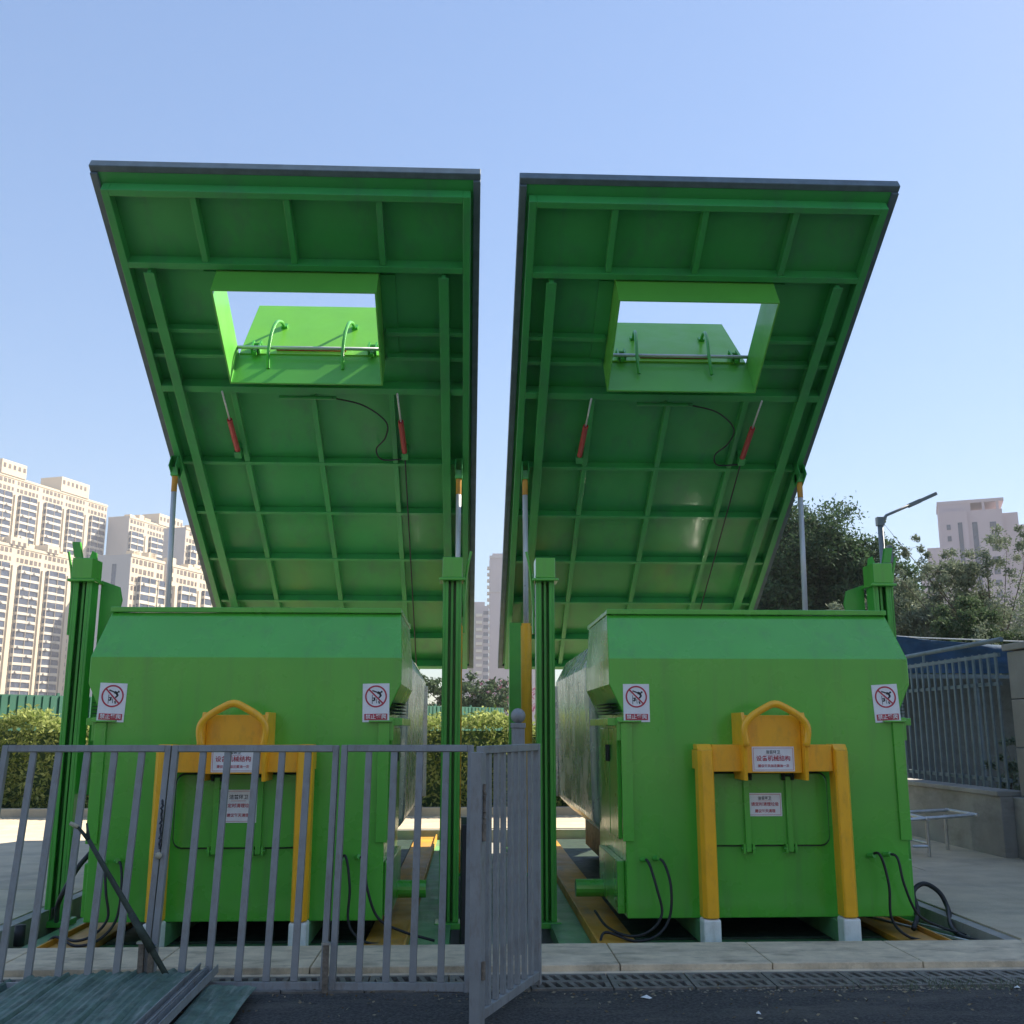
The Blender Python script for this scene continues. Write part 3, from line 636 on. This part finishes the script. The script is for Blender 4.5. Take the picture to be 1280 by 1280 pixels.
# ------------------------------------------------------------------ right hand side: wall, railing, pillar, trolley
t = tag(MB().box(6.35,6.65,12.4,19.5,-.02,.70).box(6.32,6.68,12.4,19.5,.70,.76).box(6.5,7.0,8.0,12.395,-.02,.695).build('low_wall', M['wall'], bevel=.01), 'low grey rendered wall under the railing on the right', 'wall')
t = empty('stone_pillar', (6.78, 11.9, .70), 'stone block pillar at the right edge of the photo, end of the railing', 'pillar')
for i in range(3): MB().box(-.22,.22,-.5,.42,i*.57+.006,(i+1)*.57-.006).build('stone_block', M['block'], t, bevel=.008)
MB().box(-.26,.26,-.54,.46,1.72,1.80).build('cap_stone', M['block'], t, bevel=.01)
t = empty('railing', (6.5, 12.34, .76), 'pale blue grey barred railing on the low wall at the right', 'railing')
for z in (.10, 1.25, 1.60): MB().box(-.018,.018,.05,6.0,z,z+.045).build('rail', M['fence2'], t)
for i in range(60): MB().box(-.0105,.0105,-.0105,.0105,.02,1.66 if i % 2 else 1.60).build('bar', M['fence2'], t, loc=(0 if i % 2 else -.035, .06+i*.095, 0))
t = empty('pipe_trolley', (5.75, 12.9, 0), 'low galvanised pipe frame trolley standing by the low wall', 'trolley')
P = M['galv']
MB().tube([(-.55,-.35,.42),(.35,-.35,.48)], .022, 10).tube([(-.55,.35,.44),(.35,.35,.48)], .022, 10).tube([(.35,-.42,.48),(.35,.42,.48)], .022, 10).tube([(-.25,-.4,.43),(-.25,.4,.45)], .022, 10).build('top_frame', P, t)
for x, y in ((-.25,-.35),(-.25,.35),(.30,.35),(-.5,.0)): MB().tube([(x,y,0),(x,y,.43)], .02, 10).build('leg', P, t)
MB().tube([(-.45,-.35,.12),(-.25,-.35,.12)], .018, 8).tube([(-.25,-.35,.15),(-.25,.35,.15)], .018, 8).build('brace', P, t)
for i, (x, y, dx, l) in enumerate(((5.30,14.2,.10,'leftmost'),(5.55,14.1,.05,'middle'),(5.85,14.0,.03,'rightmost'))):
    tag(MB().tube([(x,y,0),(x+dx+.2,y+.45,1.95)], .022, 8).build('steel_pole', M['fence2']), l+' of three thin steel poles leaning against the railing', 'pole', 'poles leaning on the railing')
# tarp roof and gutter behind the railing
t = empty('lean_to_roof', (9.5, 19.5, 0), 'blue tarpaulin lean-to roof behind the railing', 'shelter')
tp = MB(); vs = []; fs = []; nx, nz = 40, 8
for j in range(nz+1):
    for i in range(nx+1):
        a = i/nx; zt = 3.16-.16*a+.03*math.sin(a*9)-.10*math.sin(a*math.pi)
        vs.append((-3.4+6.4*a, -1.62+.05*math.sin(a*31+j*.5)+.03*math.sin(j*1.7+a*12), 2.44+(zt-2.44)*j/nz))
for i in range(nx+1): vs.append((-3.4+6.4*i/nx, .6, 2.70-.1*i/nx))
for j in range(nz+1):
    for i in range(nx): a = j*(nx+1)+i; fs.append((a, a+1, a+nx+2, a+nx+1))
tp.add(vs, fs).build('tarp', M['tarp'], t, smooth=True)
MB().box(-3.4,3.4,.65,.72,0,2.5).build('dark_shade_panel', M['rim'], t)  # added panel, its dark blue colour carries the shade behind the railing
MB().tube([(-3.4,-1.64,3.17),(-1.5,-1.66,3.06),(.4,-1.66,3.0),(3.0,-1.64,3.0)], .012, 6).build('tarp_rope', M['white'], t)
MB().box(-3.4,3.4,-1.68,-1.61,2.35,2.42).build('eaves_beam', M['fence2'], t)
for x in (-3.2, -.6, 2.9): MB().box(x-.04,x+.04,-1.66,-1.62,0,2.35).build('support', M['fence2'], t)
MB().box(-3.4,3.4,2.42,2.5,0,2.6).build('back_wall', M['wall'], t)
t = empty('boundary_pipe', (6.5, 12.3, 0), 'pale pipe running above the railing to the pillar', 'pipe')
MB().tube([(0,0,2.56),(0.0,6.8,2.50)], .03, 8).build('pipe', M['fence2'], t)
for y in (2.2, 5.0): MB().tube([(0,y,2.34),(0,y,2.53)], .02, 8).build('pipe_stand', M['fence2'], t)
# thick hose and pipes in the corner of the pit
tag(MB().tube(curve_pts([(3.55,8.5,-.06),(3.7,8.75,.02),(3.78,9.0,.14),(3.9,9.05,.20),(4.0,9.0,.14),(4.02,8.9,.03),(3.85,8.4,-.08),(4.0,7.9,-.1)], 6), .02, 10).build('thick_hose', M['black'], smooth=True), 'thick black hose looping over the pit edge right of the right bin', 'hose')
tag(MB().tube([(3.45,9.3,-.10),(3.93,7.9,-.10)], .018, 8).tube([(3.62,9.3,-.10),(3.96,8.3,-.10)], .018, 8).build('steel_pipe', M['galv']), 'pair of thin steel pipes lying in the pit corner at the right', 'pipe')
tag(MB().tube(curve_pts([(-3.3,8.9,-.02),(-3.18,8.6,.18),(-3.10,8.7,.40),(-3.02,8.75,.52)], 6), .02, 8).tube([(-3.42,8.5,-.13),(-3.42,8.5,.02)], .04, 10).build('ground_hose', M['black'], smooth=True), 'short black hose rising beside the far left guide post', 'hose')

# ------------------------------------------------------------------ street lamp
t = empty('street_lamp', (8.30, 20.0, 0), 'grey street lamp with one slanting arm above the far right post', 'street lamp')
MB().tube([(0,0,0),(0,0,5.62)], [.075,.055], 12).build('pole', M['lamp'], t, smooth=True)
MB().box(-.075,.075,-.06,.06,5.50,5.68).build('arm_bracket', M['lamp'], t, bevel=.01)
MB().tube([(.03,0,5.58),(.14,0,5.72),(.86,0,6.03)], [.04,.03,.028], 10).build('arm', M['lamp'], t, smooth=True)
h = MB().bar((.62,0,5.925),(.86,0,6.03),.16,.085).bar((.84,0,6.02),(1.20,0,6.18),.15,.07).build('lamp_head', M['lamp'], t, bevel=.015)
MB().box(.10,.20,-.05,.05,4.75,5.10).build('control_box', M['lamp'], t, bevel=.01)

# ------------------------------------------------------------------ vegetation
def tree(name, x, y, clumps, n, leaf, lm, label, trunk_r=.15, seed=1, group='trees on the right', cat='tree', twigs=0, shape=.9):
    rr = random.Random(seed); t = empty(name, (x, y, 0), label, cat, group)
    top = max(c[2] for c in clumps); br = MB()
    br.tube([(0,0,-.1),(.05,0,top*.3),(-.03,.03,top*.6),(0,0,top*.85)], [trunk_r, trunk_r*.8, trunk_r*.55, trunk_r*.2], 8)
    for c in clumps:
        z0 = max(.5, c[2]*.45); b0 = Vector((0,0,z0)); b1 = Vector(c[:3])
        br.tube([b0, b0.lerp(b1,.5)+Vector((rr.gauss(0,.1),rr.gauss(0,.1),.1)), b1], [trunk_r*.4, trunk_r*.25, trunk_r*.07], 6)
    tw = []
    lv = MB(); tot = sum(c[3]**2 for c in clumps); pts = []
    for c in clumps:
        k = int(n*c[3]**2/tot); sub = []
        ns = max(6, int(c[3]*c[3]*22))
        for q in range(ns):
            d = Vector((rr.gauss(0,1), rr.gauss(0,1), rr.gauss(0,1)*shape)).normalized()*c[3]*rr.uniform(.45,1.05)
            sub.append(Vector(c[:3])+d)
        for q in range(k):
            s = rr.choice(sub); pts.append(s+Vector((rr.gauss(0,1), rr.gauss(0,1), rr.gauss(0,.8)))*c[3]*.115)
        if twigs:
            for s in sub:
                if rr.random() < twigs: br.tube([Vector(c[:3]), s], [trunk_r*.07, trunk_r*.03], 4)
    br.build('trunk', M['bark'], t)
    leaves(lv, pts, leaf, rr)
    lv.build('crown', LF[lm], t)
    return t
# big dark evergreen pair behind the right lid
tree('evergreen_tree', 11.6, 35, [(0,0,7.1,2.3),(-1.5,0,5.2,2.2),(.8,0,5.0,2.2),(-.9,0,7.9,1.5),(-3,0,4.5,2),(-.3,0,6.6,2.0)], 100000, .07, 'dark', 'tall dark evergreen tree behind the lift rod of the right lid', .25, 3)
tree('evergreen_tree', 13.3, 34, [(0,0,6.0,1.75),(.3,0,4.2,1.9),(-.6,0,7.0,1.0)], 45000, .07, 'dark', 'smaller dark evergreen tree just left of the street lamp', .2, 4)
tree('feathery_tree', 11.0, 29, [(0,0,4.3,1.0),(.5,0,3.4,1.3),(-.6,0,3.3,1.0)], 16000, .05, 'grey', 'low pale feathery tree between the dark evergreens and the far right post', .1, 5, twigs=.3)
tree('bamboo_clump', 13.6, 29, [(.1,0,5.2,1.2),(-.9,0,4.5,1.1),(.9,0,4.5,1.1),(-.6,0,3.2,1.5),(.9,0,3.2,1.4)], 42000, .055, 'grey', 'grey green bamboo like clump right of the far right post', .1, 6, twigs=.3)
tree('bamboo_clump', 13.0, 26, [(0,0,4.1,.9),(.5,0,3.3,1.1),(-.5,0,3.1,1.0)], 24000, .05, 'mid', 'darker green clump in front of the pink tower base', .1, 7, twigs=.3)
tree('sparse_tree', 14.6, 28, [(-2.0,0,6.5,.5),(-1.4,0,5.8,.7),(-.3,0,6.0,.7),(.6,0,6.4,.8),(1.2,0,4.6,1.2),(-2.7,0,5.8,.4),(-2.9,0,7.2,.2),(1.4,0,6.9,.5),(.2,0,4.4,1.2)], 12000, .045, 'grey', 'thin sparse tree with wispy top in front of the pink tower', .06, 8, twigs=.35)
tree('sparse_tree', 15.2, 23.5, [(-1.6,0,4.0,.8),(-.8,0,3.7,.9),(-1.2,0,2.8,1.1),(-2.4,0,3.2,.9)], 11000, .04, 'grey', 'pale leafy tree at the right edge above the pillar', .06, 9, twigs=.3)
tree('shrub', 7.0, 13.3, [(0,0,1.10,.26),(.05,.3,.95,.32),(-.02,-.35,.72,.30),(0,.1,.45,.34),(.05,.5,.40,.3)], 4200, .028, 'grey', 'dull green shrub growing behind the railing near the pillar', .03, 10, None, 'shrub', twigs=.4)
tree('garden_tree', -.2, 46, [(0,0,2.9,1.2),(1.6,0,2.4,1.2),(-1.3,0,2.6,1.1),(-2.2,0,3.6,.8)], 9000, .09, 'mid', 'bushy green garden tree seen in the gap between the lids', .1, 12, None, 'tree', twigs=.2)
tree('blossom_tree', 1.5, 52, [(0,0,3.2,1.0),(1.1,0,3.0,1.0),(-.8,0,3.1,.7)], 1100, .07, 'pink', 'small pink blossoming tree in the gap, at the foot of the grey towers', .08, 13, None, 'tree')

def hedge(x0, x1, y, label, n, seed):
    rr = random.Random(seed); t = empty('hedge', ((x0+x1)/2, y, 0), label, 'hedge', 'clipped hedge behind the lifts'); L = x1-x0; lv = MB(); pts = []
    for i in range(n):
        u = rr.random()*L-L/2; hgt = 1.56+.10*math.sin(u*2.1+seed)+.06*math.sin(u*5.3)
        if rr.random() < .6: p = (u, -.45+rr.gauss(0,.05)+.06*math.sin(u*7), rr.uniform(.12, hgt))
        else: p = (u, rr.uniform(-.45,.45), hgt+rr.gauss(0,.07))
        if math.sin(u*3.1+p[2]*4)+rr.random()*1.6 < -.25: continue
        pts.append(p)
    leaves(lv, pts, .045, rr); lv.build('foliage', LF['hedge'], t)
    m = MB(); mm = MB()
    for i in range(int(L/.25)):
        u = -L/2+i*.25+rr.uniform(-.08,.08); m.tube([(u,0,-.1),(u+rr.uniform(-.1,.1),rr.uniform(-.2,.1),1.0),(u+rr.uniform(-.2,.2),rr.uniform(-.3,.1),1.7)], [.015,.01,.004], 5)
    m.build('stem', M['bark'], t)
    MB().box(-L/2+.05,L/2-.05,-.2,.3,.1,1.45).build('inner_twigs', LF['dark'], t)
hedge(-12.5, -4.0, 19.4, 'sunlit clipped hedge at the far left below the tower blocks', 26000, 1)
hedge(-4.0, 4.5, 19.4, 'sunlit clipped hedge in the gap between the bins', 22000, 2)
hedge(4.5, 6.3, 20.0, 'clipped hedge hidden behind the right bin', 4000, 4)

# green hoarding behind the hedge
t = empty('hoarding', (-12, 21.6, 0), 'long dark green site hoarding behind the hedge', 'hoarding')
a = math.atan2(16.4, 12.5); t.rotation_euler = (0, 0, a)
for i in range(11):
    m = MB(); 
    for q in range(10): m.box(i*2.0+.01+q*.198, i*2.0+.01+q*.198+.15, -.03, 0, 0, 2.22)
    m.box(i*2.0+.01, i*2.0+1.99, .001, .02, 0, 2.24).build('hoarding_panel', M['hoarding'], t)
    MB().box(i*2.0-.03, i*2.0+.03, .021, .08, 0, 2.3).build('hoarding_post', M['hoarding'], t)

# ------------------------------------------------------------------ buildings
def split_parts(t, name, boxes, m, maxn=100):
    """first maxn boxes as parts, the rest as one 'stuff' part"""
    for b in boxes[:maxn]: MB().box(*b).build(name, m, t)
    if len(boxes) > maxn:
        r = MB()
        for b in boxes[maxn:]: r.box(*b)
        tag(r.build(name, m, t), kind='stuff')

def tower(px, py, L, D, floors, label, bays, ang=19.5, fh=2.9, wall='cream', end='endwall', name='tower_block', crown=(), slit=True, group='cream tower blocks on the left', endn=1, seed=0):
    """local x runs along the facade away from the camera, facade at local y=0 facing -y"""
    t = empty(name, (px, py, -.4), label, 'apartment tower', group, rot=(0, 0, R(90-ang)))
    H = floors*fh; rr = random.Random(seed)
    b = MB(); b.box(0.02, L, 0, D, 0, H).box(-.2, L+.2, -.2, D+.2, H+.001, H+.9)
    for x0, x1, h in crown: b.box(x0, x1, -.5, D*.8, H+.901, H+h)
    for q in range(6): x = rr.uniform(2, L-5); b.box(x, x+rr.uniform(2,4), 2, 5, H+.902, H+rr.uniform(1.8,3.6))
    b.build('wall', M[wall], t)
    e = MB().box(-.25, 0.0, .02, D, 0, H+.8)
    e.build('end_wall', M[end], t)
    if slit:
        for z0, z1 in ((H*.05, H*.42), (H*.46, H*.80), (H*.83, H*.96)): MB().box(-.32, -.251, D*.42, D*.55, z0, z1).build('stair_window', M['glass'], t)
    x = 0.3; wins = []; g1 = []; par = []; piers = []; ac = []
    i = 0
    while x < L-1.2:
        kind, wd = bays[i % len(bays)]; i += 1
        if x+wd > L: break
        if kind == 'p': piers.append((x, x+wd, -.9, -.001, 0, H-fh*2.2))
        elif kind == 'w':
            for f in range(floors):
                if rr.random() < .03: continue
                z = f*fh
                wins.append((x+wd*.2, x+wd*.8, -.06, -.001, z+.9, z+2.35))
            par.append((x+wd*.1, x+wd*.9, -.30, -.061, .0, H*.0+.3))
        elif kind == 'b':
            for f in range(floors-2):
                z = f*fh; h0 = rr.choice((.95,.95,1.05,.8))
                g1.append((x+.15, x+wd-.15, -1.0-.25*rr.random(), -.001, z+h0, z+2.8))
                par.append((x, x+wd, -1.35, -.002, z+.02, z+h0-.01))
                if rr.random() < .35: ac.append((x+wd*.3, x+wd*.3+.9, -1.75, -1.352, z+.25, z+.85))
            for q in (0, wd): piers.append((x+q-.12, x+q+.12, -1.37, -1.351, 0, (floors-2)*fh))
            for f in range(floors-2, floors):
                z = f*fh
                for a_ in (.08, .56): wins.append((x+wd*a_, x+wd*(a_+.34), -.06, -.001, z+.8, z+2.4))
        x += wd
    for x0, x1, h in crown:
        xx = x0+.8
        while xx < x1-1.5: wins.append((xx, xx+1.3, -.56, -.501, H+h-3.1, H+h-1.3)); xx += 2.6
    wins.sort(key=lambda r: -r[5]); g1.sort(key=lambda r: -r[5]); par.sort(key=lambda r: -r[5])
    split_parts(t, 'window', wins, M['glass2'])
    split_parts(t, 'balcony_glazing', g1, M['glass'])
    split_parts(t, 'balcony_parapet', par, M['slab'])
    split_parts(t, 'pier', piers, M['pier'])
    split_parts(t, 'air_conditioner', ac, M['slab'])
    bd = MB()
    for f in (floors//3, floors*2//3, floors-3): bd.box(-.3, L+.3, -1.5 if 0 else -.14, -.061, f*fh-.12, f*fh+.12)
    bd.build('string_course', M['slab'], t)
    return t
BAY = [('b',4.6),('b',4.2),('w',1.6),('p',2.0),('w',1.6),('b',4.6),('b',4.4),('w',1.7),('p',1.2),('w',1.6)]
A = R(19.5); dx, dy = math.sin(A), math.cos(A)
def corner(far_px, Yf, L):      # near corner of a facade whose far corner shows in column far_px
    Xf = (far_px-585)/1280*Yf*1.0; return Xf-dx*L, Yf-dy*L
def near(px, Yn): return (px-585)/1280*Yn, Yn
x, y = corner(129, 455, 80)
tower(x, y, 80, 13, 34, 'tall cream tower block filling the left edge, behind its lower neighbour', BAY, crown=((17,30,6.5),(50,67,7)), seed=1)
x, y = corner(97, 390, 60)
tower(x, y, 60, 12, 22, 'lower cream block in front of the tall tower at the left edge', BAY[3:]+BAY[:3], crown=((8,14,3.5),(26,34,3.5),(44,50,3.5)), seed=2)
x, y = near(158, 450)
tower(x, y, 55, 11, 32, 'cream tower block with plain grey end wall, second from the left', BAY, slit=False, crown=((20,38,6),), seed=3)
x, y = near(164, 325)
tower(x, y, 17, 12.5, 19, 'lower cream block with slit windows in its grey end wall, behind the left rod', [('w',1.7),('w',1.7),('b',4.6),('b',3.6),('p',1.0),('b',3.8)], seed=4)
x, y = near(213, 345)
tower(x, y, 30, 12, 19, 'lower cream block seen between the left rod and the lid edge', [('w',1.7),('p',1.4),('w',1.7),('b',4.4),('b',4.4)], seed=5)
x, y = near(229, 400)
tower(x, y, 22, 10, 27, 'narrow grey walled tower just right of the left rod', [('w',1.7),('b',4.4),('p',1.2)], slit=False, seed=6)
x, y = near(213, 520)
tower(x, y, 40, 12, 35, 'distant tower block whose top peeks out beside the left lid', BAY, slit=False, seed=7)
# central towers, plain grey walls facing the camera
t = empty('grey_tower', (18.0, 460, -.4), 'plain grey tower in the gap between the lids, the taller one', 'apartment tower', 'grey towers in the centre gap')
MB().box(-8.7,20,0,14,0,78).box(-7.5,-1,2,8,78.001,80).box(6,10,2,8,78.001,81.5).build('wall', M['greyb'], t)
MB().box(-8.9,20.2,-.4,-.01,62,62.6).box(-8.9,20.2,-.4,-.01,77.5,78.6).build('string_course', M['endwall'], t)
MB().box(-2.2,-2.0,-.2,-.01,0,61).build('downpipe', M['endwall'], t)
split_parts(t, 'balcony', [(-9.9,-8.71,1,5,f*2.9+.2,f*2.9+1.3) for f in range(26)], M['slab'])
t = empty('grey_tower', (3.5, 420, -.4), 'lower grey tower with a column of white balconies in the centre gap', 'apartment tower', 'grey towers in the centre gap')
MB().box(-14,4.6,0,12,0,51).box(-13,3,3,9,51.001,53).build('wall', M['greyb'], t)
MB().box(-14.1,-1.0,-.15,-.01,34,51.2).build('mint_facing', M['mint'], t)
split_parts(t, 'window', [(-3.4,-1.6,-.25,-.16,f*2.9+1,f*2.9+2.5) for f in range(17)], M['glass2'])
split_parts(t, 'window', [(2.4,4.4,-.25,-.16,f*2.9+1,f*2.9+2.5) for f in range(17)], M['glass'])
split_parts(t, 'balcony', [(-.6,1.9,-1.6,-.01,f*2.9+.1,f*2.9+1.25) for f in range(17)], M['slab'])
# pink tower on the right
t = empty('pink_tower', (125.8, 244.5, -.4), 'pinkish tower with open roof pergola on the right behind the trees', 'apartment tower', 'towers on the right', rot=(0, 0, R(-24)))
MB().box(-8.5,6,0,14,0,55).box(-8.5,-2,-.8,-.001,0,55.01).box(-8.7,6.6,.2,13,57.0,57.8).box(-8.5,-1,.3,12,55.001,56.999).box(4.8,5.4,.3,1.0,55.001,56.999).box(1.6,2.2,.3,1.0,55.001,56.999).box(6.001,9.5,1,13,0,54).box(9.501,13,2,13,0,51).box(13.001,20,3,13,0,47.5).build('wall', M['pink'], t)
split_parts(t, 'window', [(3.0,4.4,-.12,-.001,f*2.9+1.0,f*2.9+2.5) for f in range(18)], M['glass'])
split_parts(t, 'window', [(-6.9,-6.0,-.92,-.801,f*2.9+1.0,f*2.9+2.3) for f in range(18)], M['glass'])
MB().box(-4.3,-3.3,-.9,-.801,2,52).box(-1.0,.2,-.1,-.001,2,52).build('stair_strip', M['glass'], t)
split_parts(t, 'balcony', [(9.8,12.8,.5,1.99,f*2.9+.1,f*2.9+1.2) for f in range(17)], M['slab'])
t = empty('pink_tower', (110, 236, -.4), 'lower pinkish wing left of the taller pink tower', 'apartment tower', 'towers on the right', rot=(0, 0, R(-24)))
MB().box(-3,4,0,12,0,38).box(-1,4,1,10,38.001,44).build('wall', M['pink'], t)
split_parts(t, 'window', [(-1.6,-.2,-.1,-.001,f*2.9+1.0,f*2.9+2.5) for f in range(13)], M['glass'])
# low buildings at the foot of the towers
t = empty('site_office', (-52, 78, -.36), 'long low grey site building behind the hoarding at the left', 'building')
MB().box(-30,26,0,8,0,3.9).build('wall', M['fence2'], t); MB().box(-30.5,26.5,-.6,8.4,3.901,4.1).build('roof', M['slab'], t)
split_parts(t, 'window', [(x_, x_+2, -.05, -.001, 1.2, 2.8) for x_ in range(-28, 24, 4)], M['glass'])
t = empty('added_sky_blocker', (0, -17, 0), 'unseen plain grey building added behind the camera to block sky light', 'building')  # added out of view to cut sky light on the upright faces
MB().box(-32,32,-10,0,-.1,9.5).build('wall', M['block'], t)
split_parts(t, 'window', [(x_, x_+1.6, .001, .05, f*3.2+1, f*3.2+2.6) for f in range(2) for x_ in range(-30, 30, 4)], M['glass'])
# unseen building added on the right to throw shade over the yard and right hatch
t = empty('added_shade_building', (14.2, 5.0, 0), 'unseen plain building added beyond the right edge to shade the yard', 'building')
MB().box(0,9,3.5,14.2,0,20.8).build('wall', M['endwall'], t); MB().box(-.3,9.3,3.2,14.5,20.801,21.2).build('roof', M['block'], t)
split_parts(t, 'window', [(-.05,-.001, y_, y_+1.5, f*3+1, f*3+2.5) for f in range(6) for y_ in range(4, 13, 3)], M['glass'])

# light summer haze in the air
hz = MB().box(-420, 420, -60, 640, -2, 125).build('haze', M['green'])
hz.data.materials.clear(); hm = bpy.data.materials.new('haze'); hm.use_nodes = True
hn = hm.node_tree; hn.nodes.remove(hn.nodes['Principled BSDF']); pvn = hn.nodes.new('ShaderNodeVolumePrincipled')
pvn.inputs['Color'].default_value = (.93,.94,1,1); pvn.inputs['Density'].default_value = .0005; pvn.inputs['Anisotropy'].default_value = 0
hn.links.new(pvn.outputs[0], hn.nodes['Material Output'].inputs['Volume']); hz.data.materials.append(hm)
tag(hz, kind='stuff')
